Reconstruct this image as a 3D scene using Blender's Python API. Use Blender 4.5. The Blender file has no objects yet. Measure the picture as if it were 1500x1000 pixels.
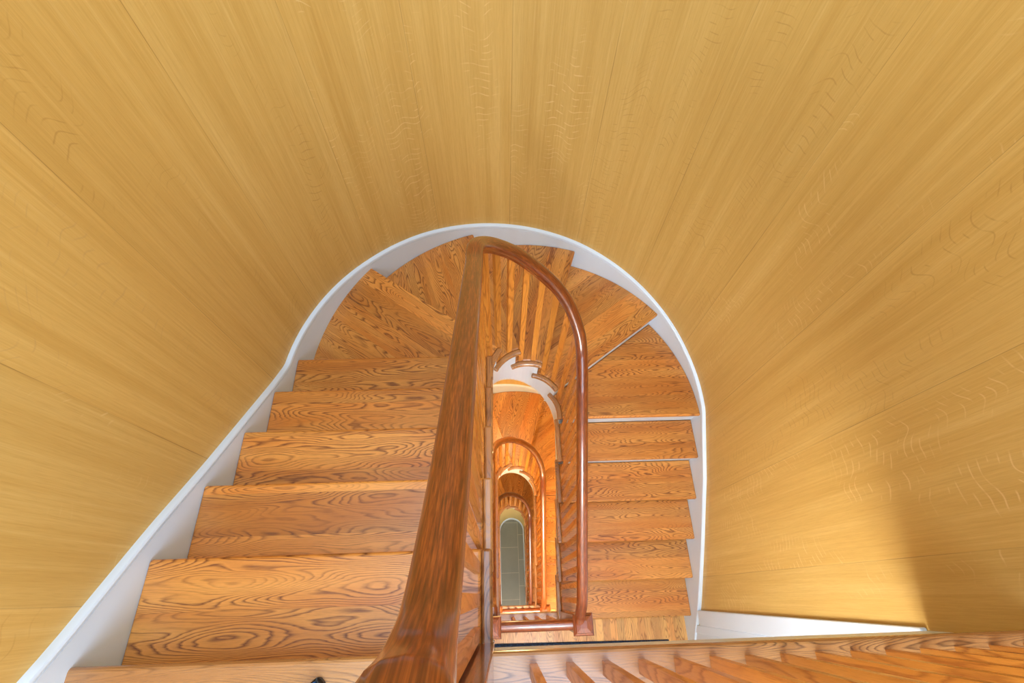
import bpy, math, random
from mathutils import Vector, Matrix
random.seed(7)
scene = bpy.context.scene
COL = scene.collection

# ------------------------------------------------------------------ measures
RISE, RUN = 0.190423, 0.259965
STOREY = 16 * RISE
TOP = 1.484577                      # top landing, measured down from the camera
ZG = TOP + 3 * STOREY               # camera height above the hall floor


def Z(depth):
    return ZG - depth


def tread_depth(i):
    return 1.675003 + RISE * i


# ------------------------------------------------------------------ camera
cam = bpy.data.cameras.new('camera')
cam.sensor_width = 36.0
cam.lens = 721.1 / 1500 * 36
cam.clip_start = 0.02
cam_o = bpy.data.objects.new('camera', cam)
COL.objects.link(cam_o)
rot = Matrix(((0.99937486, 0.02124281, -0.02826018),
              (-0.03182518, 0.8886686, -0.45744429),
              (0.01539653, 0.45805771, 0.88878911)))
cam_o.matrix_world = Matrix.Translation((0, 0, ZG)) @ rot.to_4x4()
scene.camera = cam_o

# ------------------------------------------------------------------ world, lights, exposure
world = bpy.data.worlds.new('world')
scene.world = world
world.use_nodes = True
world.node_tree.nodes['Background'].inputs[0].default_value = (0.9, 0.95, 1.0, 1)
world.node_tree.nodes['Background'].inputs[1].default_value = 0.6
vs = scene.view_settings
vs.view_transform = 'Standard'
vs.look = 'None'
vs.exposure = 0.0
vs.gamma = 1.0
vs.use_curve_mapping = False


def area(name, loc, size, power, color, direction=(0, 0, -1), size_y=None):
    l = bpy.data.lights.new(name, 'AREA')
    l.energy = power
    l.color = color
    l.shape = 'RECTANGLE'
    l.size = size
    l.size_y = size_y or size
    o = bpy.data.objects.new(name, l)
    o.location = loc
    o.rotation_euler = Vector(direction).to_track_quat('-Z', 'Y').to_euler()
    COL.objects.link(o)
    return o


area('skylight', (0.1, 0.05, Z(-3.15)), 2.2, 135, (0.64, 0.88, 1.15), size_y=2.9)
area('landing_window_light', (0.30, -1.36, Z(-0.15)), 1.7, 78, (0.66, 0.87, 1.12), direction=(0, 1, -0.12), size_y=1.7)
for k in range(3):
    l = bpy.data.lights.new('landing_lamp', 'POINT')
    l.energy = (78, 215, 115)[k]
    l.color = ((1.0, 0.98, 0.95), (1.0, 0.80, 0.46), (1.0, 0.93, 0.82))[k]
    l.shadow_soft_size = 0.22
    lo = bpy.data.objects.new('landing_lamp', l)
    lo.location = (0.35, (-0.80, -0.80, -1.15)[k], Z(1.92 + k * STOREY))
    COL.objects.link(lo)
# unseen lamp added by the outer wall to brighten the second flight's winders
l = bpy.data.lights.new('winder_fill_lamp', 'POINT')
l.energy = 34
l.color = (1.0, 0.76, 0.36)
l.shadow_soft_size = 0.10
lo = bpy.data.objects.new('winder_fill_lamp', l)
lo.location = (0.10, 2.05, Z(4.45))
COL.objects.link(lo)

# ------------------------------------------------------------------ node helpers


class NT:
    def __init__(self, name):
        self.m = bpy.data.materials.new(name)
        self.m.use_nodes = True
        self.t = self.m.node_tree
        self.b = self.t.nodes['Principled BSDF']

    def n(self, kind, **kw):
        nd = self.t.nodes.new(kind)
        for k, v in kw.items():
            setattr(nd, k, v)
        return nd

    def put(self, sock, v):
        if isinstance(v, bpy.types.NodeSocket):
            self.t.links.new(v, sock)
        else:
            sock.default_value = v

    def math(self, op, a, b=0.0, c=0.0):
        nd = self.n('ShaderNodeMath', operation=op)
        for s, v in zip(nd.inputs, (a, b, c)):
            self.put(s, v)
        return nd.outputs[0]

    def comb(self, x, y, z=0.0):
        nd = self.n('ShaderNodeCombineXYZ')
        for s, v in zip(nd.inputs, (x, y, z)):
            self.put(s, v)
        return nd.outputs[0]

    def uv(self):
        s = self.n('ShaderNodeSeparateXYZ')
        self.put(s.inputs[0], self.n('ShaderNodeUVMap').outputs[0])
        return s.outputs[0], s.outputs[1]

    def rnd(self):
        return self.n('ShaderNodeObjectInfo').outputs['Random']

    def noise(self, vec, scale=1.0, detail=2.0, rough=0.5, dist=0.0):
        nd = self.n('ShaderNodeTexNoise')
        self.put(nd.inputs['Vector'], vec)
        nd.inputs['Scale'].default_value = scale
        nd.inputs['Detail'].default_value = detail
        nd.inputs['Roughness'].default_value = rough
        nd.inputs['Distortion'].default_value = dist
        return nd.outputs[0]

    def white(self, v):
        nd = self.n('ShaderNodeTexWhiteNoise', noise_dimensions='1D')
        self.put(nd.inputs['W'], v)
        return nd.outputs[0]

    def ramp(self, f, stops, interp='LINEAR'):
        nd = self.n('ShaderNodeValToRGB')
        self.put(nd.inputs[0], f)
        cr = nd.color_ramp
        cr.interpolation = interp
        while len(cr.elements) > 1:
            cr.elements.remove(cr.elements[-1])
        cr.elements[0].position = stops[0][0]
        cr.elements[0].color = stops[0][1] if not isinstance(stops[0][1], float) else (stops[0][1],) * 3 + (1,)
        for p, c in stops[1:]:
            e = cr.elements.new(p)
            e.color = c if not isinstance(c, float) else (c, c, c, 1)
        return nd.outputs[0]

    def mix(self, f, a, b, mode='MIX'):
        nd = self.n('ShaderNodeMix', data_type='RGBA', blend_type=mode)
        self.put(nd.inputs[0], f)
        self.put(nd.inputs[6], a)
        self.put(nd.inputs[7], b)
        return nd.outputs[2]

    def bump(self, h, strength, dist=0.002):
        nd = self.n('ShaderNodeBump')
        nd.inputs['Strength'].default_value = strength
        nd.inputs['Distance'].default_value = dist
        self.put(nd.inputs['Height'], h)
        self.put(self.b.inputs['Normal'], nd.outputs[0])

    def base(self, c):
        self.put(self.b.inputs['Base Color'], c)

    def set(self, **kw):
        for k, v in kw.items():
            self.put(self.b.inputs[k.replace('_', ' ')], v)


def C(r, g, b):
    def f(v):
        v /= 255.0
        return v / 12.92 if v <= 0.04045 else ((v + 0.055) / 1.055) ** 2.4
    return (f(r), f(g), f(b), 1.0)


def oak(name, light, mid, dark, board, rough, grain=1.0, seam=0.25, tone=0.16, coat=0.25):
    """flat-sawn oak: u runs along the grain, v across it, both in metres"""
    t = NT(name)
    u, v = t.uv()
    r = t.rnd()
    v2 = t.math('ADD', v, t.math('MULTIPLY', r, 7.31))
    bi = t.math('FLOOR', t.math('DIVIDE', v2, board))
    bf = t.math('FRACT', t.math('DIVIDE', v2, board))
    key = t.math('ADD', t.math('MULTIPLY', bi, 3.17), t.math('MULTIPLY', r, 91.7))
    br = t.white(key)
    off = t.math('MULTIPLY', br, 57.0)
    uu = t.math('ADD', u, off)
    # cathedral figure: contour lines of a long soft noise
    fig = t.noise(t.comb(t.math('MULTIPLY', uu, 1.7), t.math('MULTIPLY', v2, 10.0), off), 1.0, 1.5, 0.42)
    fine = t.noise(t.comb(t.math('MULTIPLY', uu, 9.0), t.math('MULTIPLY', v2, 160.0), off), 1.0, 3.0, 0.6)
    ring = t.math('FRACT', t.math('ADD', t.math('MULTIPLY', fig, 34.0 * grain), t.math('MULTIPLY', fine, 0.62)))
    line = t.ramp(ring, [(0.0, 1.0), (0.10, 0.7), (0.30, 0.14), (0.80, 0.0), (0.97, 0.8), (1.0, 1.0)])
    band = t.noise(t.comb(t.math('MULTIPLY', uu, 0.8), t.math('MULTIPLY', v2, 13.0), t.math('ADD', off, 9.0)), 1.0, 1.0)
    line = t.math('MULTIPLY', line, t.ramp(band, [(0.36, 0.30), (0.56, 1.0)]))
    pores = t.noise(t.comb(t.math('MULTIPLY', uu, 22.0), t.math('MULTIPLY', v2, 620.0), off), 1.0, 2.0, 0.6)
    pore = t.ramp(pores, [(0.50, 0.0), (0.66, 1.0)])
    wide = t.noise(t.comb(t.math('MULTIPLY', uu, 1.4), t.math('MULTIPLY', v2, 9.0), off), 1.0, 2.0)
    col = t.mix(t.ramp(wide, [(0.35, 0.0), (0.65, 1.0)]), light, mid)
    dk = t.math('MINIMUM', 1.0, t.math('ADD', t.math('MULTIPLY', line, 0.86), t.math('MULTIPLY', pore, 0.24)))
    col = t.mix(dk, col, dark)
    # each board a little lighter or darker
    g = t.math('ADD', 1.0 - tone, t.math('MULTIPLY', br, 2 * tone))
    col = t.mix(1.0, col, t.comb(g, g, g), 'MULTIPLY')
    edge = t.math('MINIMUM', bf, t.math('SUBTRACT', 1.0, bf))
    gap = t.ramp(edge, [(0.0, 1.0), (0.0012 / board, 0.0)])
    col = t.mix(t.math('MULTIPLY', gap, seam), col, C(60, 30, 12))
    t.base(col)
    t.set(Roughness=t.math('ADD', rough, t.math('MULTIPLY', dk, 0.10)), Coat_Weight=coat, Coat_Roughness=0.20)
    t.bump(t.math('SUBTRACT', 1.0, dk), 0.12, 0.0006)
    return t.m


M_TREAD = oak('oak_tread', C(220, 151, 72), C(202, 123, 48), C(106, 50, 14), 0.145, 0.36)
M_NOSE = oak('oak_nosing', C(196, 140, 84), C(178, 118, 68), C(92, 56, 32), 0.4, 0.26, 1.2, coat=0.7)
M_FLOOR = oak('oak_floor_boards', C(232, 176, 100), C(216, 150, 78), C(150, 90, 38), 0.057, 0.36, 0.8, 0.5)
M_BAL = oak('oak_baluster', C(228, 156, 66), C(212, 138, 54), C(170, 100, 36), 0.4, 0.35, 0.35)


def rail_wood():
    t = NT('mahogany')
    u, v = t.uv()
    r = t.rnd()
    uu = t.math('ADD', u, t.math('MULTIPLY', r, 13.0))
    a = t.noise(t.comb(t.math('MULTIPLY', uu, 20.0), t.math('MULTIPLY', v, 340.0), r), 1.0, 3.0, 0.6, 0.1)
    b = t.noise(t.comb(t.math('MULTIPLY', uu, 4.0), t.math('MULTIPLY', v, 60.0), r), 1.0, 2.0, 0.6)
    col = t.ramp(a, [(0.28, C(80, 30, 9)), (0.5, C(122, 53, 18)), (0.74, C(172, 88, 34))])
    col = t.mix(t.math('MULTIPLY', t.ramp(b, [(0.45, 0.0), (0.7, 1.0)]), 0.45), col, C(66, 24, 9))
    t.base(col)
    t.set(Roughness=0.30, Coat_Weight=0.8, Coat_Roughness=0.10, Coat_IOR=1.55)
    return t.m


M_RAIL = rail_wood()


def wall_oak():
    """quarter-sawn oak veneer: u counts the panels, v is the height in metres"""
    t = NT('oak_veneer')
    u, v = t.uv()
    pi_ = t.math('FLOOR', u)
    pf = t.math('FRACT', u)
    pr = t.white(t.math('ADD', pi_, 0.37))
    off = t.math('MULTIPLY', pr, 40.0)
    x = t.math('MULTIPLY', u, 0.5)
    broad = t.noise(t.comb(t.math('MULTIPLY', x, 15.0), t.math('MULTIPLY', v, 0.5), off), 1.0, 3.0, 0.6)
    streak = t.noise(t.comb(t.math('MULTIPLY', x, 110.0), t.math('MULTIPLY', v, 1.6), off), 1.0, 3.0, 0.65)
    fine = t.noise(t.comb(t.math('MULTIPLY', x, 560.0), t.math('MULTIPLY', v, 14.0), off), 1.0, 2.0, 0.6)
    col = t.ramp(broad, [(0.28, C(205, 165, 88)), (0.52, C(214, 176, 99)), (0.74, C(221, 186, 111))])
    col = t.mix(t.math('MULTIPLY', t.ramp(streak, [(0.34, 1.0), (0.52, 0.0)]), 0.26), col, C(187, 142, 68))
    col = t.mix(t.math('MULTIPLY', t.ramp(streak, [(0.56, 0.0), (0.74, 1.0)]), 0.28), col, C(230, 201, 134))
    col = t.mix(t.math('MULTIPLY', t.ramp(fine, [(0.48, 0.0), (0.62, 1.0)]), 0.22), col, C(185, 141, 72))
    # ray fleck: short curved marks lying across the grain, in patches
    bend = t.noise(t.comb(t.math('MULTIPLY', x, 7.0), t.math('MULTIPLY', v, 1.6), off), 1.0, 1.0, 0.4)
    fr = t.math('FRACT', t.math('ADD', t.math('MULTIPLY', v, 27.0), t.math('MULTIPLY', bend, 8.0)))
    arc = t.ramp(fr, [(0.40, 0.0), (0.49, 1.0), (0.51, 1.0), (0.60, 0.0)])
    patch = t.noise(t.comb(t.math('MULTIPLY', x, 5.0), t.math('MULTIPLY', v, 1.1), off), 1.0, 2.0)
    brk = t.noise(t.comb(t.math('MULTIPLY', x, 17.0), t.math('MULTIPLY', v, 15.0), off), 1.0, 1.0)
    mask = t.math('MULTIPLY', t.ramp(patch, [(0.50, 0.0), (0.60, 1.0)]), t.ramp(brk, [(0.47, 0.0), (0.56, 1.0)]))
    fleck = t.math('MULTIPLY', arc, mask)
    side = t.white(t.math('ADD', pi_, 5.5))
    fcol = t.mix(t.ramp(side, [(0.45, 0.0), (0.55, 1.0)]), C(248, 222, 164), C(170, 124, 62))
    col = t.mix(t.math('MULTIPLY', fleck, 0.42), col, fcol)
    g = t.math('ADD', 0.95, t.math('MULTIPLY', pr, 0.10))
    col = t.mix(1.0, col, t.comb(g, g, g), 'MULTIPLY')
    e = t.math('MINIMUM', pf, t.math('SUBTRACT', 1.0, pf))
    sl = t.ramp(e, [(0.0, 1.0), (0.0022, 1.0), (0.0034, 0.0)])
    brk2 = t.noise(t.comb(t.math('MULTIPLY', pi_, 3.3), t.math('MULTIPLY', v, 2.0), 0.0), 1.0, 2.0)
    col = t.mix(t.math('MULTIPLY', sl, t.ramp(brk2, [(0.38, 0.15), (0.60, 0.75)])), col, C(112, 70, 30))
    t.base(col)
    t.set(Roughness=0.5, Coat_Weight=0.08, Coat_Roughness=0.35)
    return t.m


M_WALL = wall_oak()


def paint(name, c, rough=0.4, amt=0.02):
    t = NT(name)
    tc = t.n('ShaderNodeTexCoord').outputs['Object']
    nz = t.noise(tc, 6.0, 3.0)
    t.base(t.mix(t.math('MULTIPLY', nz, amt * 2), c, (c[0] * 0.8, c[1] * 0.8, c[2] * 0.8, 1)))
    t.set(Roughness=rough)
    return t.m


M_WHITE = paint('white_gloss_paint', C(218, 233, 250), 0.35)
M_PLASTER = paint('white_plaster', C(232, 226, 214), 0.75)
M_OLIVE = paint('olive_plaster', C(206, 184, 122), 0.7)


def tile_mat():
    t = NT('grey_stone_tile')
    u, v = t.uv()
    br = t.n('ShaderNodeTexBrick', offset=0.5, offset_frequency=2)
    t.put(br.inputs['Vector'], t.comb(t.math('ADD', v, 0.312), t.math('ADD', u, 0.112), 0.0))
    for s, x in (('Color1', C(128, 126, 112)), ('Color2', C(112, 112, 100)), ('Mortar', C(176, 170, 146)), ('Scale', 1.0),
                 ('Mortar Size', 0.004), ('Bias', 0.0), ('Brick Width', 0.464), ('Row Height', 0.424)):
        br.inputs[s].default_value = x
    nz = t.noise(t.comb(u, v, 0.0), 7.0, 4.0)
    t.base(t.mix(t.math('MULTIPLY', nz, 0.35), br.outputs[0], C(84, 84, 74)))
    t.set(Roughness=0.3)
    return t.m


M_TILE = tile_mat()


def rug_mat():
    t = NT('navy_pile')
    tc = t.n('ShaderNodeTexCoord').outputs['Object']
    nz = t.noise(tc, 130.0, 3.0)
    t.base(t.ramp(nz, [(0.35, C(10, 14, 26)), (0.6, C(26, 44, 72)), (0.72, C(70, 96, 120))]))
    t.set(Roughness=0.95)
    return t.m


M_RUG = rug_mat()
M_BLACK = paint('black_rubber', C(14, 14, 16), 0.5)
M_BLUE = paint('blue_cloth', C(22, 84, 150), 0.8)

# ------------------------------------------------------------------ object helpers


def props(o, label=None, cat=None, group=None, kind=None):
    if label:
        o['label'] = label
    if cat:
        o['category'] = cat
    if group:
        o['group'] = group
    if kind:
        o['kind'] = kind
    return o


def mesh(name, verts, faces, mat, parent=None, uvs=None, smooth=False, mats=None, fmat=None):
    me = bpy.data.meshes.new(name)
    me.from_pydata([tuple(v) for v in verts], [], faces)
    if uvs is not None:
        uvl = me.uv_layers.new(name='UVMap')
        for p in me.polygons:
            for li in p.loop_indices:
                vi = me.loops[li].vertex_index
                uvl.data[li].uv = uvs(p.index, vi) if callable(uvs) else uvs[vi]
    for m in (mats or [mat]):
        me.materials.append(m)
    if fmat:
        for p, k in zip(me.polygons, fmat):
            p.material_index = k
    if smooth:
        for p in me.polygons:
            p.use_smooth = True
    me.update()
    o = bpy.data.objects.new(name, me)
    COL.objects.link(o)
    if parent:
        o.parent = parent
    return o


def outward(verts, faces):
    """flip faces so that the solid's normals point out"""
    vol = 0.0
    for f in faces:
        a = Vector(verts[f[0]])
        for i in range(1, len(f) - 1):
            vol += a.dot(Vector(verts[f[i]]).cross(Vector(verts[f[i + 1]])))
    return faces if vol > 0 else [tuple(reversed(f)) for f in faces]


def bevel(o, w, seg=2, ang=40):
    b = o.modifiers.new('bevel', 'BEVEL')
    b.width = w
    b.segments = seg
    b.limit_method = 'ANGLE'
    b.angle_limit = math.radians(ang)
    return o


def prism(name, poly, ztop, thick, mat, parent, udir=(1, 0), bev=0.0, seg=2):
    """flat plate with outline poly (x, y); the grain runs along udir"""
    n = len(poly)
    vs_ = [(x, y, ztop) for x, y in poly] + [(x, y, ztop - thick) for x, y in poly]
    fs = [tuple(range(n)), tuple(range(2 * n - 1, n - 1, -1))]
    for i in range(n):
        j = (i + 1) % n
        fs.append((i, n + i, n + j, j))
    fs = outward(vs_, fs)
    ul = math.hypot(*udir)
    ux, uy = udir[0] / ul, udir[1] / ul

    def uv(fi, vi):
        x, y, z = vs_[vi]
        return (x * ux + y * uy, -x * uy + y * ux + (ztop - z))
    o = mesh(name, vs_, fs, mat, parent, uv)
    if bev:
        bevel(o, bev, seg)
    return o


def box(name, lo, hi, mat, parent=None, axis=2, bev=0.0):
    """box whose grain runs along axis"""
    (a, b, c), (d, e, f) = lo, hi
    vs_ = [(a, b, c), (d, b, c), (d, e, c), (a, e, c), (a, b, f), (d, b, f), (d, e, f), (a, e, f)]
    fs = [(0, 3, 2, 1), (4, 5, 6, 7), (0, 1, 5, 4), (1, 2, 6, 5), (2, 3, 7, 6), (3, 0, 4, 7)]
    oth = [k for k in range(3) if k != axis]

    def uv(fi, vi):
        p = vs_[vi]
        return (p[axis], p[oth[0]] + p[oth[1]])
    o = mesh(name, vs_, fs, mat, parent, uv)
    if bev:
        bevel(o, bev, 2)
    return o


def empty(name, loc, label, cat, group=None):
    o = bpy.data.objects.new(name, None)
    o.empty_display_size = 0.2
    o.location = loc
    COL.objects.link(o)
    props(o, label, cat, group)
    return o


# ------------------------------------------------------------------ the U-shaped plan
YB = -1.45                           # back of every landing


class UPath:
    """left straight going away from the landing, half circle, right straight coming back"""

    def __init__(self, xl, xr, cy):
        self.xl, self.xr, self.cy = xl, xr, cy
        self.r = (xr - xl) / 2
        self.cx = (xr + xl) / 2
        self.s1 = cy - YB
        self.s2 = self.s1 + math.pi * self.r
        self.s3 = self.s2 + cy - YB

    def at(self, s):
        if s <= self.s1:
            return (self.xl, YB + s)
        if s >= self.s2:
            return (self.xr, self.cy - (s - self.s2))
        a = math.pi - (s - self.s1) / self.r
        return (self.cx + self.r * math.cos(a), self.cy + self.r * math.sin(a))

    def inward(self, s):
        if s <= self.s1:
            return (1.0, 0.0)
        if s >= self.s2:
            return (-1.0, 0.0)
        a = math.pi - (s - self.s1) / self.r
        return (-math.cos(a), -math.sin(a))

    def left(self, y):
        return y - YB

    def right(self, y):
        return self.s2 + self.cy - y

    def ang(self, deg):
        return self.s1 + (math.pi - math.radians(deg)) * self.r

    def hit(self, p, u):
        """arc length where the ray p + t u meets the path"""
        if u[0] < -1e-9:
            t = (self.xl - p[0]) / u[0]
            y = p[1] + t * u[1]
            if y <= self.cy and t > 0:
                return self.left(y)
        if u[0] > 1e-9:
            t = (self.xr - p[0]) / u[0]
            y = p[1] + t * u[1]
            if y <= self.cy and t > 0:
                return self.right(y)
        dx, dy = p[0] - self.cx, p[1] - self.cy
        a = u[0] ** 2 + u[1] ** 2
        b = 2 * (dx * u[0] + dy * u[1])
        c = dx * dx + dy * dy - self.r ** 2
        t = (-b + math.sqrt(max(0, b * b - 4 * a * c))) / (2 * a)
        x, y = dx + t * u[0], dy + t * u[1]
        return self.s1 + (math.pi - math.atan2(y, x)) * self.r

    def span(self, s0, s1, step=0.035):
        """points from s0 to s1, dense on the curve only"""
        out = [s0]
        lo, hi = min(s0, s1), max(s0, s1)
        a, b = max(lo, self.s1), min(hi, self.s2)
        if b > a:
            n = max(2, int((b - a) / step) + 1)
            mids = [a + (b - a) * k / n for k in range(n + 1)]
            mids = [m for m in mids if lo + 1e-4 < m < hi - 1e-4]
            out += mids if s0 < s1 else mids[::-1]
        out.append(s1)
        return [self.at(s) for s in out]


WALL = UPath(-1.11, 1.474, 1.11)
OUT = UPath(-1.09, 1.454, 1.11)      # outer ends of the treads (face of the skirting)
WELL = UPath(-0.033, 0.415, 1.145)   # inner ends of the treads (edge of the well)
RET = UPath(-0.067, 0.449, 1.145)    # joint of the end nosings
STR = UPath(-0.061, 0.443, 1.145)    # inner face of the string
STRB = UPath(-0.095, 0.477, 1.145)
RAIL = UPath(-0.079, 0.461, 1.143)
CW = (0.191, 1.143)
OVER = 0.029
NOSE_Y0, NOSE_YR = 0.133, 1.113


def riser_line(i):
    """point near the well centre, outward direction, downhill direction of riser i"""
    if i <= 4:
        return (CW[0], NOSE_Y0 + RUN * i - OVER), (-1.0, 0.0), (0.0, 1.0)
    if i >= 9:
        return (CW[0], NOSE_YR - RUN * (i - 9) + OVER), (1.0, 0.0), (0.0, -1.0)
    a = math.pi - math.radians(36.0) * (i - 4)
    return CW, (math.cos(a), math.sin(a)), (math.sin(a), -math.cos(a))


def shifted(line, d):
    p, u, w = line
    return (p[0] + w[0] * d, p[1] + w[1] * d), u


# ------------------------------------------------------------------ setting: walls
KEYS = [WALL.left(y) for y in (-1.45, -0.96, -0.48, 0.0, 0.478, 0.96)] + \
       [WALL.ang(a) for a in (161.4, 138.8, 116.4, 93.6, 71.0, 47.1, 22.7)] + \
       [WALL.right(y) for y in (1.09, 0.54, 0.03, -0.47, -0.97, -1.45)]


def panel(s):
    for k in range(len(KEYS) - 1):
        if s <= KEYS[k + 1] + 1e-6:
            return k + (s - KEYS[k]) / (KEYS[k + 1] - KEYS[k])
    return len(KEYS) - 1.0


def wall_strip(name, s0, s1, z0, z1):
    S = sorted(set([s0, s1] + [WALL.s1 + (WALL.s2 - WALL.s1) * k / 72 for k in range(73)
                               if s0 < WALL.s1 + (WALL.s2 - WALL.s1) * k / 72 < s1]))
    rows = [z0 + (z1 - z0) * k / 12 for k in range(13)]
    vs_, uv, fs = [], [], []
    for s in S:
        x, y = WALL.at(s)
        for z in rows:
            vs_.append((x, y, z))
            uv.append((panel(s), z))
    n = len(rows)
    for a in range(len(S) - 1):
        for b in range(n - 1):
            fs.append((a * n + b, a * n + b + 1, (a + 1) * n + b + 1, (a + 1) * n + b))
    # back face, so that the wall has thickness
    m = len(vs_)
    for s in S:
        x, y = WALL.at(s)
        ix, iy = WALL.inward(s)
        for z in (z0, z1):
            vs_.append((x - ix * 0.12, y - iy * 0.12, z))
            uv.append((panel(s), z))
    for a in range(len(S) - 1):
        fs.append((m + 2 * a, m + 2 * a + 2, m + 2 * a + 3, m + 2 * a + 1))
        fs.append((a * n + n - 1, m + 2 * a + 1, m + 2 * a + 3, (a + 1) * n + n - 1))
        fs.append((a * n, (a + 1) * n, m + 2 * a + 2, m + 2 * a))
    o = mesh(name, vs_, fs, M_WALL, None, uv, smooth=False)
    for p in o.data.polygons:
        p.use_smooth = True
    e = o.modifiers.new('edges', 'EDGE_SPLIT')
    e.split_angle = math.radians(40)
    return props(o, kind='structure')


ZTOP = Z(-2.9)
wall_strip('wall_curved', 0.0, WALL.s3, 0.0, ZTOP)
o = box('wall_back', (-1.23, YB - 0.12, 0.0), (1.60, YB, ZTOP), M_PLASTER)
props(o, kind='structure')
# ceiling with the skylight well
cz0, cz1 = ZTOP, ZTOP + 0.35
hx0, hx1, hy0, hy1 = -1.02, 1.22, -1.42, 1.52
vs_, fs = [], []
for (a, b, c, d) in ((-1.23, YB - 0.12, 1.6, hy0), (-1.23, hy1, 1.6, 2.5), (-1.23, hy0, hx0, hy1), (hx1, hy0, 1.6, hy1)):
    k = len(vs_)
    vs_ += [(a, b, cz0), (c, b, cz0), (c, d, cz0), (a, d, cz0), (a, b, cz1), (c, b, cz1), (c, d, cz1), (a, d, cz1)]
    fs += [tuple(k + j for j in f) for f in ((0, 3, 2, 1), (4, 5, 6, 7), (0, 1, 5, 4), (1, 2, 6, 5), (2, 3, 7, 6), (3, 0, 4, 7))]
props(mesh('ceiling', vs_, fs, M_PLASTER), kind='structure')

# hall floor at the bottom of the well
gx0, gx1, gy0, gy1 = -1.23, 1.60, YB - 0.12, 2.52
props(mesh('floor_hall', [(gx0, gy0, 0), (gx1, gy0, 0), (gx1, gy1, 0), (gx0, gy1, 0), (gx0, gy0, -.1), (gx1, gy0, -.1), (gx1, gy1, -.1), (gx0, gy1, -.1)],
           [(0, 1, 2, 3), (7, 6, 5, 4), (0, 4, 5, 1), (1, 5, 6, 2), (2, 6, 7, 3), (3, 7, 4, 0)],
           M_TILE, None, lambda f, v: ((gx0, gx1, gx1, gx0)[v % 4], (gy0, gy0, gy1, gy1)[v % 4])), kind='structure')

# landings
RISER_Y = NOSE_Y0 - RUN - OVER       # -0.156
for k, nm in enumerate(('floor_upper_landing', 'floor_middle_landing', 'floor_lower_landing')):
    zt = Z(TOP + k * STOREY)
    x0, x1 = -1.11, 1.474
    yf = RISER_Y
    yn = -0.232
    e0 = -1.11
    e1 = 1.474 if k == 0 else 0.5
    root = prism(nm, [(x0, YB), (x1, YB), (x1, yf), (x0, yf)], zt - 0.031, 0.24, M_WHITE, None)
    props(root, kind='structure')
    # floor boards run away from the stair, a nosing board closes the edge
    b = prism('floor_boards', [(x0, YB), (x1, YB), (x1, yf if k else yn), (e1, yf if k else yn), (e1, yn), (x0, yn)], zt, 0.031, M_FLOOR, root, (0, 1))
    n_ = prism('landing_nosing', [(e0, yn), (e1, yn), (e1, NOSE_Y0 - RUN), (e0, NOSE_Y0 - RUN)], zt, 0.031, M_NOSE, root, (1, 0), 0.011, 3)
    cv = box('cove_moulding', (e0, RISER_Y, zt - 0.05), (e1, RISER_Y + 0.014, zt - 0.031), M_NOSE, root, 0, 0.004)
    hd = box('beam', (x0, yf - 0.10, zt - 0.47), (x1, yf, zt - 0.271), M_WHITE, root, 0)


# white skirting that follows the stairs
def lerp_table(tab, s):
    if s <= tab[0][0]:
        return tab[0][1]
    for (a, za), (b, zb) in zip(tab, tab[1:]):
        if s <= b:
            return za + (zb - za) * (s - a) / (b - a)
    return tab[-1][1]


SK = [(WALL.left(y), z) for y, z in ((-1.45, 1.345), (-0.165, 1.345), (-0.074, 1.425), (0.23, 1.660), (0.472, 1.862), (0.966, 2.25), (1.10, 2.345))] + \
     [(WALL.ang(a), z) for a, z in ((163, 2.445), (140.5, 2.565), (121.5, 2.652), (103.8, 2.742), (90.5, 2.812), (69.8, 2.925), (42.3, 3.10), (18.8, 3.245), (1, 3.335))] + \
     [(WALL.right(y), z) for y, z in ((0.698, 3.565), (0.271, 3.857), (-0.085, 4.119), (-0.15, 4.175), (-0.38, 4.385), (-1.45, 4.392))]
for k, nm in enumerate(('baseboard_upper', 'baseboard_middle', 'baseboard_lower')):
    S = [0.0]
    s = 0.0
    while s < WALL.s3:
        s += 0.03 if WALL.s1 - .1 < s < WALL.s2 + .1 else 0.05
        S.append(min(s, WALL.s3))
    prof = [(0.0, 0.0), (0.014, 0.001), (0.022, 0.006), (0.025, 0.014), (0.024, 0.021), (0.0165, 0.026), (0.0165, 0.030), (0.0200, 0.033), (0.0200, 0.040)]
    vs_, fs = [], []
    zmin = Z(TOP + (k + 1) * STOREY)
    for s in S:
        x, y = WALL.at(s)
        ix, iy = WALL.inward(s)
        zt = Z(lerp_table(SK, s) + k * STOREY)
        for a, b in prof:
            vs_.append((x + ix * a, y + iy * a, zt - b))
        zb_ = zt - 0.52
        if y < RISER_Y and s < WALL.s1:
            zb_ = Z(TOP + k * STOREY)
        zb_ = max(zb_, zmin)
        vs_.append((x + ix * 0.02, y + iy * 0.02, zb_))
        vs_.append((x, y, zb_))
    n = len(prof) + 2
    for a in range(len(S) - 1):
        for b in range(n - 1):
            fs.append((a * n + b, (a + 1) * n + b, (a + 1) * n + b + 1, a * n + b + 1))
    fs.append(tuple(range(n)))
    fs.append(tuple(range((len(S) - 1) * n + n - 1, (len(S) - 1) * n - 1, -1)))
    fs = [tuple(reversed(f)) for f in fs]
    o = mesh(nm, vs_, fs, M_WHITE, smooth=True)
    e = o.modifiers.new('edges', 'EDGE_SPLIT')
    e.split_angle = math.radians(35)
    props(o, kind='structure')

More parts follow.
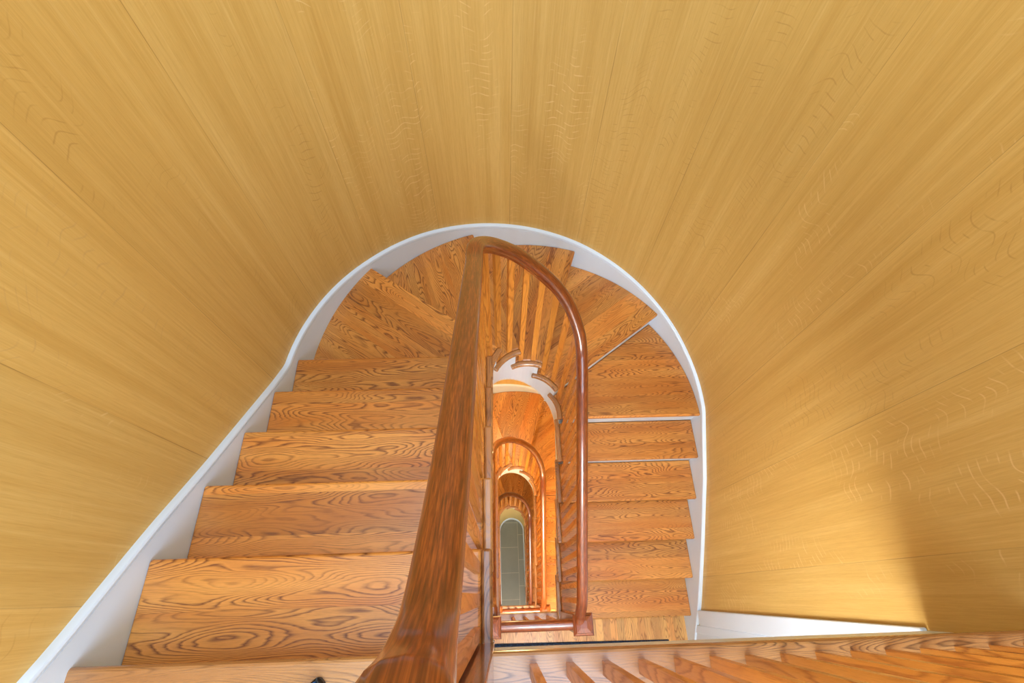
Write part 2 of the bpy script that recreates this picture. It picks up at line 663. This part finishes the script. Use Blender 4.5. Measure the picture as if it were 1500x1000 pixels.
# cased door on the right wall of the first landing below
zl = Z(TOP + STOREY)
dr = box('door_1', (1.462, -1.15, zl + 0.01), (1.474, -0.30, zl + 2.0), M_WHITE, None, 2)
props(dr, kind='structure')
tr = box('door_casing', (1.448, -0.246, zl + 0.349), (1.474, -0.146, zl + 2.57), M_WHITE, dr, 2, 0.006)
tr2 = box('door_casing', (1.455, -0.300, zl + 0.20), (1.474, -0.246, zl + 2.06), M_WHITE, dr, 2, 0.004)

# ------------------------------------------------------------------ staircase (one flight between two landings)


def sub(path, s0, s1, step=0.03):
    return path.span(s0, s1, step)


def string_bottom(i):
    """depth of the string's lower edge at riser i"""
    if i <= 3:
        return tread_depth(i) + 0.40
    if i >= 10:
        return tread_depth(i) + 0.42
    return tread_depth(i) + 0.48


def build_staircase():
    root = empty('staircase', (0, 0, Z(TOP + STOREY)),
                 'uppermost flight of oak winder stairs with white risers, curving down beside the oak wall', 'staircase', 'flights of oak stairs')
    P = root
    dz = -root.location.z
    for i in range(15):
        top = Z(tread_depth(i)) + dz
        front = shifted(riser_line(i), OVER)
        back = shifted(riser_line(i - 1), 0.0)
        o0, o1 = OUT.hit(*back), OUT.hit(*front)
        r0, r1 = RET.hit(*back), RET.hit(*front)
        w1 = WELL.hit(*front)
        ext = shifted(riser_line(i - 1), -0.034)
        e0, f0 = RET.hit(*ext), WELL.hit(*ext)
        poly = sub(RET, r0, r1) + sub(OUT, o1, o0, 0.06)
        u = front[1]
        t = prism('tread', poly, top, 0.031, M_TREAD, P, u, 0.010, 3)
        # end nosing on the well side
        poly = sub(WELL, f0, w1) + sub(RET, r1, e0)
        a, b = RET.at(r0), RET.at(r1)
        prism('nosing_return', poly, top, 0.031, M_NOSE, t, (b[0] - a[0], b[1] - a[1]), 0.009, 3)
    for i in range(-1, 15):
        up = Z(tread_depth(i)) + dz - 0.031
        lo = Z(tread_depth(i + 1)) + dz
        a = shifted(riser_line(i), 0.0)
        b = shifted(riser_line(i), -0.018)
        sa, sb = STR.hit(*a), STR.hit(*b)
        oa, ob = OUT.hit(*a), OUT.hit(*b)
        if i == -1:
            continue                # the landing's own front closes the first step
        prism('riser', [STR.at(sa), OUT.at(oa), OUT.at(ob), STR.at(sb)], up, up - lo + 0.0, M_WHITE, P)
    # cut string along the well
    vs_, fs = [], []
    rs = [STR.hit(*shifted(riser_line(i), 0.0)) for i in range(-1, 15)]
    S = []
    for i in range(0, 15):           # tread i lies between riser i-1 and riser i
        a, b = rs[i], rs[i + 1]
        n = 6 if 5 <= i <= 9 else 2
        for j in range(n + 1):
            f = j / n
            s = a + (b - a) * f
            S.append((s, Z(tread_depth(i)) + dz - 0.031, Z(string_bottom(i - 1) * (1 - f) + string_bottom(i) * f) + dz))
    for s, zt, zb_ in S:
        x, y = STR.at(s)
        ix, iy = STR.inward(s)
        x2, y2 = x - ix * 0.034, y - iy * 0.034
        vs_ += [(x, y, zt), (x, y, zb_), (x2, y2, zb_), (x2, y2, zt)]
    for a in range(len(S) - 1):
        k, l = a * 4, a * 4 + 4
        if abs(S[a][0] - S[a + 1][0]) < 1e-6:
            fs.append((k, l, l + 3, k + 3))
            continue
        fs += [(k, k + 1, l + 1, l), (k + 1, k + 2, l + 2, l + 1), (k + 2, k + 3, l + 3, l + 2), (k + 3, k, l, l + 3)]
    mesh('string', vs_, fs, M_WHITE, P)
    # plastered underside
    vs_, fs = [], []
    n = 6
    for i in range(0, 15):
        la, lb = riser_line(i - 1), riser_line(i)
        sa, sb = STR.hit(la[0], la[1]), STR.hit(lb[0], lb[1])
        oa, ob = OUT.hit(la[0], la[1]), OUT.hit(lb[0], lb[1])
        for j in range(n + (1 if i == 14 else 0)):
            f = j / n
            z = Z(string_bottom(i - 1) * (1 - f) + string_bottom(i) * f) + dz + 0.004
            vs_.append(STR.at(sa + (sb - sa) * f) + (z,))
            vs_.append(OUT.at(oa + (ob - oa) * f) + (z,))
    for a in range(len(vs_) // 2 - 1):
        fs.append((2 * a, 2 * a + 1, 2 * a + 3, 2 * a + 2))
    so = mesh('soffit', vs_, fs, M_PLASTER, P, smooth=True)
    sd = so.modifiers.new('thick', 'SOLIDIFY')
    sd.thickness = 0.012
    return root


# ------------------------------------------------------------------ balustrades
W2 = 0.032
PROFILE = [(-0.020, -0.036), (-0.021, -0.024), (-0.027, -0.019), (-0.0315, -0.010), (-0.032, 0.0), (-0.030, 0.010), (-0.0245, 0.019), (-0.014, 0.0255), (0.0, 0.028),
           (0.014, 0.0255), (0.0245, 0.019), (0.030, 0.010), (0.032, 0.0), (0.0315, -0.010), (0.027, -0.019), (0.021, -0.024), (0.020, -0.036)]


def catmull(pts, n):
    out = []
    for k in range(len(pts) - 1):
        p0 = pts[max(0, k - 1)]
        p1, p2 = pts[k], pts[k + 1]
        p3 = pts[min(len(pts) - 1, k + 2)]
        d = (p2 - p1).length
        m1 = (p2 - p0) * (d / max(1e-6, (p2 - p0).length)) if k else (p2 - p1)
        m2 = (p3 - p1) * (d / max(1e-6, (p3 - p1).length)) if k < len(pts) - 2 else (p2 - p1)
        for j in range(n):
            t = j / n
            t2, t3 = t * t, t * t * t
            out.append(p1 * (2 * t3 - 3 * t2 + 1) + m1 * (t3 - 2 * t2 + t) + p2 * (-2 * t3 + 3 * t2) + m2 * (t3 - t2))
    out.append(pts[-1])
    return out


def sweep(name, pts, prof, mat, parent, widths=None, mitre=None):
    n = len(prof)
    vs_, uv, fs = [], [], []
    L = 0.0
    per = [0.0]
    for a, b in zip(prof, prof[1:]):
        per.append(per[-1] + math.hypot(b[0] - a[0], b[1] - a[1]))
    for k, p in enumerate(pts):
        T = (pts[min(k + 1, len(pts) - 1)] - pts[max(k - 1, 0)]).normalized()
        N = Vector((0, 0, 1)) - T * T.z
        N.normalize()
        B = T.cross(N)
        w = widths[k] if widths else 1.0
        h = 1.0
        if mitre is not None and k == mitre:
            Ta, Tb = (pts[k] - pts[k - 1]).normalized(), (pts[k + 1] - pts[k]).normalized()
            h = 1.0 / max(0.4, math.cos(0.5 * Ta.angle(Tb)))
        if k:
            L += (p - pts[k - 1]).length
        for (a, b), q in zip(prof, per):
            vs_.append(p + B * (a * w) + N * (b * h))
            uv.append((L, q))
    for k in range(len(pts) - 1):
        for j in range(n):
            j2 = (j + 1) % n
            fs.append((k * n + j, (k + 1) * n + j, (k + 1) * n + j2, k * n + j2))
    fs.append(tuple(range(n)))
    fs.append(tuple(range((len(pts) - 1) * n + n - 1, (len(pts) - 1) * n - 1, -1)))
    fs = outward(vs_, fs)
    o = mesh(name, vs_, fs, mat, parent, uv, smooth=True)
    e = o.modifiers.new('edges', 'EDGE_SPLIT')
    e.split_angle = math.radians(45)
    return o


RAIL_KEYS = [(RAIL.left(y), z) for y, z in (
    (-0.172, .455), (-0.12, .455), (-0.069, .456), (-0.060, .505), (-0.045, .545), (-0.023, .588), (.011, .630), (.060, .676),
    (.164, .768), (.314, .879), (.606, 1.094), (.90, 1.31), (1.06, 1.43))] + \
    [(RAIL.ang(a), z) for a, z in ((177, 1.478), (160, 1.552), (140, 1.657), (120, 1.772), (107, 1.850), (89, 1.965), (72, 2.060), (59, 2.127), (43, 2.218), (22, 2.340), (3.4, 2.440))] + \
    [(RAIL.right(y), z) for y, z in ((1.0, 2.540), (.905, 2.607), (.577, 2.832), (.2365, 3.064), (-.02, 3.236), (-.06, 3.275), (-.095, 3.340), (-.125, 3.405), (-.172, 3.44))]


def rail_depth(s):
    return lerp_table(RAIL_KEYS, s)


def place_baluster(parent, x, y, zlo, zhi, ang):
    """flat oak bar, wide face along the rail"""
    a, b = 0.016, 0.0095
    c, s = math.cos(ang), math.sin(ang)
    vs_ = []
    for z in (zlo, zhi):
        for p, q in ((-a, -b), (a, -b), (a, b), (-a, b)):
            vs_.append((x + p * c - q * s, y + p * s + q * c, z))
    fs = [(0, 3, 2, 1), (4, 5, 6, 7), (0, 1, 5, 4), (1, 2, 6, 5), (2, 3, 7, 6), (3, 0, 4, 7)]
    side = (0.0, 0.032, 0.051, 0.083)
    return mesh('baluster', vs_, fs, M_BAL, parent, lambda f, v: (vs_[v][2], side[v % 4]))


def newel(parent, x, y, zlo, ztop):
    h = 0.05
    nw = box('newel_post', (x - h, y - h, zlo), (x + h, y + h, ztop - 0.05), M_RAIL, parent, 2, 0.004)
    rings = [(0.055, -0.055), (0.061, -0.048), (0.061, -0.030), (0.056, -0.022), (0.047, -0.018), (0.044, -0.008), (0.020, -0.001)]
    vs_, fs = [], []
    for w, dz in rings:
        vs_ += [(x - w, y - w, ztop + dz), (x + w, y - w, ztop + dz), (x + w, y + w, ztop + dz), (x - w, y + w, ztop + dz)]
    for k in range(len(rings) - 1):
        for j in range(4):
            j2 = (j + 1) % 4
            fs.append((k * 4 + j, k * 4 + j2, k * 4 + 4 + j2, k * 4 + 4 + j))
    fs.append((3, 2, 1, 0))
    m = len(vs_) - 4
    fs.append((m, m + 1, m + 2, m + 3))
    mesh('newel_cap', vs_, fs, M_RAIL, nw, lambda f, v: (vs_[v][1], vs_[v][0] + vs_[v][2]))
    return nw


LEVEL_Y = -0.172


def build_balustrade():
    root = empty('balustrade', (0.191, 0.5, Z(TOP + STOREY)),
                 'mahogany handrail on flat oak balusters around the uppermost flight, rising towards the viewer', 'balustrade', 'stair balustrades')
    R = root
    ox, oy, oz = root.location
    # handrail
    pts = [Vector(RAIL.at(s) + (Z(z),)) - root.location for s, z in RAIL_KEYS]
    smooth_pts = catmull(pts[2:], 6)
    wid = [1.32 - 0.32 * min(1.0, j / 18) ** 0.7 for j in range(len(smooth_pts))]
    # the easing climbs and mitres into the short level piece over the newel
    sweep('handrail', [pts[0], pts[1]] + smooth_pts, PROFILE, M_RAIL, R, [1.32, 1.32] + wid, 2)
    # balusters: three to a straight tread, two to a winder
    for i in range(15):
        spots = []
        if i <= 4:
            for q in (0.056, 0.1427, 0.2294):
                y = NOSE_Y0 + RUN * i - q
                spots.append((RAIL.left(y), math.pi / 2))
        elif i >= 10:
            for q in (0.056, 0.1427, 0.2294):
                y = NOSE_YR - RUN * (i - 9) + q
                spots.append((RAIL.right(y), math.pi / 2))
        else:
            a0 = 180 - 36 * (i - 4)
            for q in (27, 9):
                spots.append((RAIL.ang(a0 + q), math.radians(a0 + q + 90)))
        for s, a in spots:
            x, y = RAIL.at(s)
            place_baluster(R, x - ox, y - oy, Z(tread_depth(i)) - oz, Z(rail_depth(s)) - oz - 0.004, a)
    # newel at the head of the flight
    newel(R, -0.079 - ox, LEVEL_Y - oy, Z(TOP + 0.30) - oz, Z(TOP - 1.125) - oz)
    newel(R, 0.480 - ox, LEVEL_Y - oy, 0.0 if False else Z(TOP + STOREY) - oz, Z(TOP + STOREY - 1.125) - oz)
    return root


def level_rail(label, xs, x0, x1, k, name='landing_balustrade'):
    zt = Z(TOP + k * STOREY)
    root = empty(name, (x0, LEVEL_Y, zt), label, 'balustrade', 'landing balustrades')
    pts = [Vector((x0 + (x1 - x0) * j / 10 - x0, 0, 1.046)) for j in range(11)]
    sweep('handrail', pts, PROFILE, M_RAIL, root)
    for x in xs:
        place_baluster(root, x - x0, 0.0, 0.0, 1.045, math.pi / 2)
    return root


def copy_tree(o, parent=None):
    c = o.copy()
    COL.objects.link(c)
    if parent:
        c.parent = parent
    for ch in list(o.children):
        copy_tree(ch, c)
    return c


stair = build_staircase()
bal = build_balustrade()
stairs, bals = [stair], [bal]
for k in (1, 2):
    c = copy_tree(stair)
    c.location.z -= k * STOREY
    stairs.append(c)
    b = copy_tree(bal)
    b.location.z -= k * STOREY
    bals.append(b)
stairs[1]['label'] = 'middle flight of oak winder stairs, seen through the well just below the uppermost flight'
stairs[2]['label'] = 'lowest flight of oak winder stairs, smallest, deep in the well above the grey tiled floor'
bals[1]['label'] = 'second mahogany handrail down the well, curving inside the uppermost one, with its oak balusters'
bals[2]['label'] = 'lowest and smallest mahogany handrail in the well, curving around the grey tiled floor'
level_rail('row of flat oak balusters along the top landing edge at the bottom right', [0.0725 + 0.0922 * n for n in range(15)], -0.079, 1.474, 0)
level_rail('level mahogany rail across the well at the first landing below, before the navy rug',
           [0.0725 + 0.0922 * n for n in range(4)], -0.079, 0.48, 1)
level_rail('small level mahogany rail at the second landing below, behind the nearer level rail',
           [0.0725 + 0.0922 * n for n in range(4)], -0.079, 0.48, 2)

# ------------------------------------------------------------------ curved wall under the lowest flight
IW = UPath(-0.050, 0.432, 1.145)
S = [IW.left(-0.15)] + [IW.s1 + (IW.s2 - IW.s1) * j / 36 for j in range(37)] + [IW.right(-0.15)]


def inner_wall(name, off, z0, ztop, mat, thick):
    vs_, fs = [], []
    for s in S:
        x, y = IW.at(s)
        ix, iy = IW.inward(s)
        zt = ztop(s)
        vs_ += [(x + ix * off, y + iy * off, z0), (x + ix * off, y + iy * off, zt),
                (x + ix * (off - thick), y + iy * (off - thick), zt), (x + ix * (off - thick), y + iy * (off - thick), z0)]
    for a in range(len(S) - 1):
        k, l = a * 4, a * 4 + 4
        fs += [(k, l, l + 1, k + 1), (k + 1, l + 1, l + 2, k + 2), (k + 2, l + 2, l + 3, k + 3)]
    o = mesh(name, vs_, fs, mat, None, smooth=True)
    e = o.modifiers.new('edges', 'EDGE_SPLIT')
    e.split_angle = math.radians(40)
    return props(o, kind='structure')


def under_string(s):
    f = (s - IW.s1) / (IW.s2 - IW.s1)
    if f < 0:
        i = 4 + (s - IW.s1) / RUN
    elif f > 1:
        i = 9 + (s - IW.s2) / RUN
    else:
        i = 4 + 5 * f
    return max(0.02, Z(tread_depth(i) + 0.30 + 2 * STOREY))


inner_wall('wall_inner', 0.0, 0.0, under_string, M_OLIVE, 0.02)
inner_wall('baseboard_inner', 0.014, 0.0, lambda s: min(0.13, under_string(s)), M_WHITE, 0.014)

# ------------------------------------------------------------------ loose things
zl = Z(TOP + STOREY)
rug = prism('rug', [(-0.9, -1.25), (1.30, -1.25), (1.30, -0.352), (-0.9, -0.327)], zl + 0.012, 0.012, M_RUG, None, (1, 0), 0.004)
props(rug, 'navy blue rug on the first landing below, a dark strip behind the landing edge', 'rug')

# toe of a shoe at the bottom edge
zs = Z(TOP)
shoe = empty('shoe', (-0.47, -0.30, zs), 'black edged blue shoe toe on the top landing at the bottom edge', 'shoe')
prof = [(0.134, 0.001), (0.131, 0.008), (0.124, 0.016), (0.112, 0.025), (0.095, 0.033), (0.07, 0.039), (0.03, 0.043), (-0.03, 0.040), (-0.09, 0.034), (-0.13, 0.030), (-0.155, 0.018), (-0.16, 0.002)]


def shoe_part(name, mat, shrink, z0, hfun):
    vs_, fs = [], []
    m = 9
    for y, w in prof:
        w = max(0.0005, w - shrink)
        y2 = y - shrink if y > 0 else y + shrink
        h = hfun(y)
        for j in range(m):
            a = math.pi * j / (m - 1)
            skew = 0.006 * max(0, (y - 0.05) / 0.085)
            vs_.append((math.cos(a) * w + skew, y2, z0 + math.sin(a) ** 0.6 * h))
    for k in range(len(prof) - 1):
        for j in range(m - 1):
            fs.append((k * m + j, k * m + j + 1, (k + 1) * m + j + 1, (k + 1) * m + j))
        fs.append((k * m + m - 1, k * m, (k + 1) * m, (k + 1) * m + m - 1))
    fs.append(tuple(range(m)))
    q = (len(prof) - 1) * m
    fs.append(tuple(range(q + m - 1, q - 1, -1)))
    return mesh(name, vs_, outward(vs_, fs), mat, shoe, smooth=True)


shoe_part('sole', M_BLACK, 0.0, 0.0, lambda y: 0.022)
shoe_part('upper', M_BLUE, 0.006, 0.016, lambda y: 0.030 + 0.05 * min(1, max(0, (0.12 - y) / 0.2)))
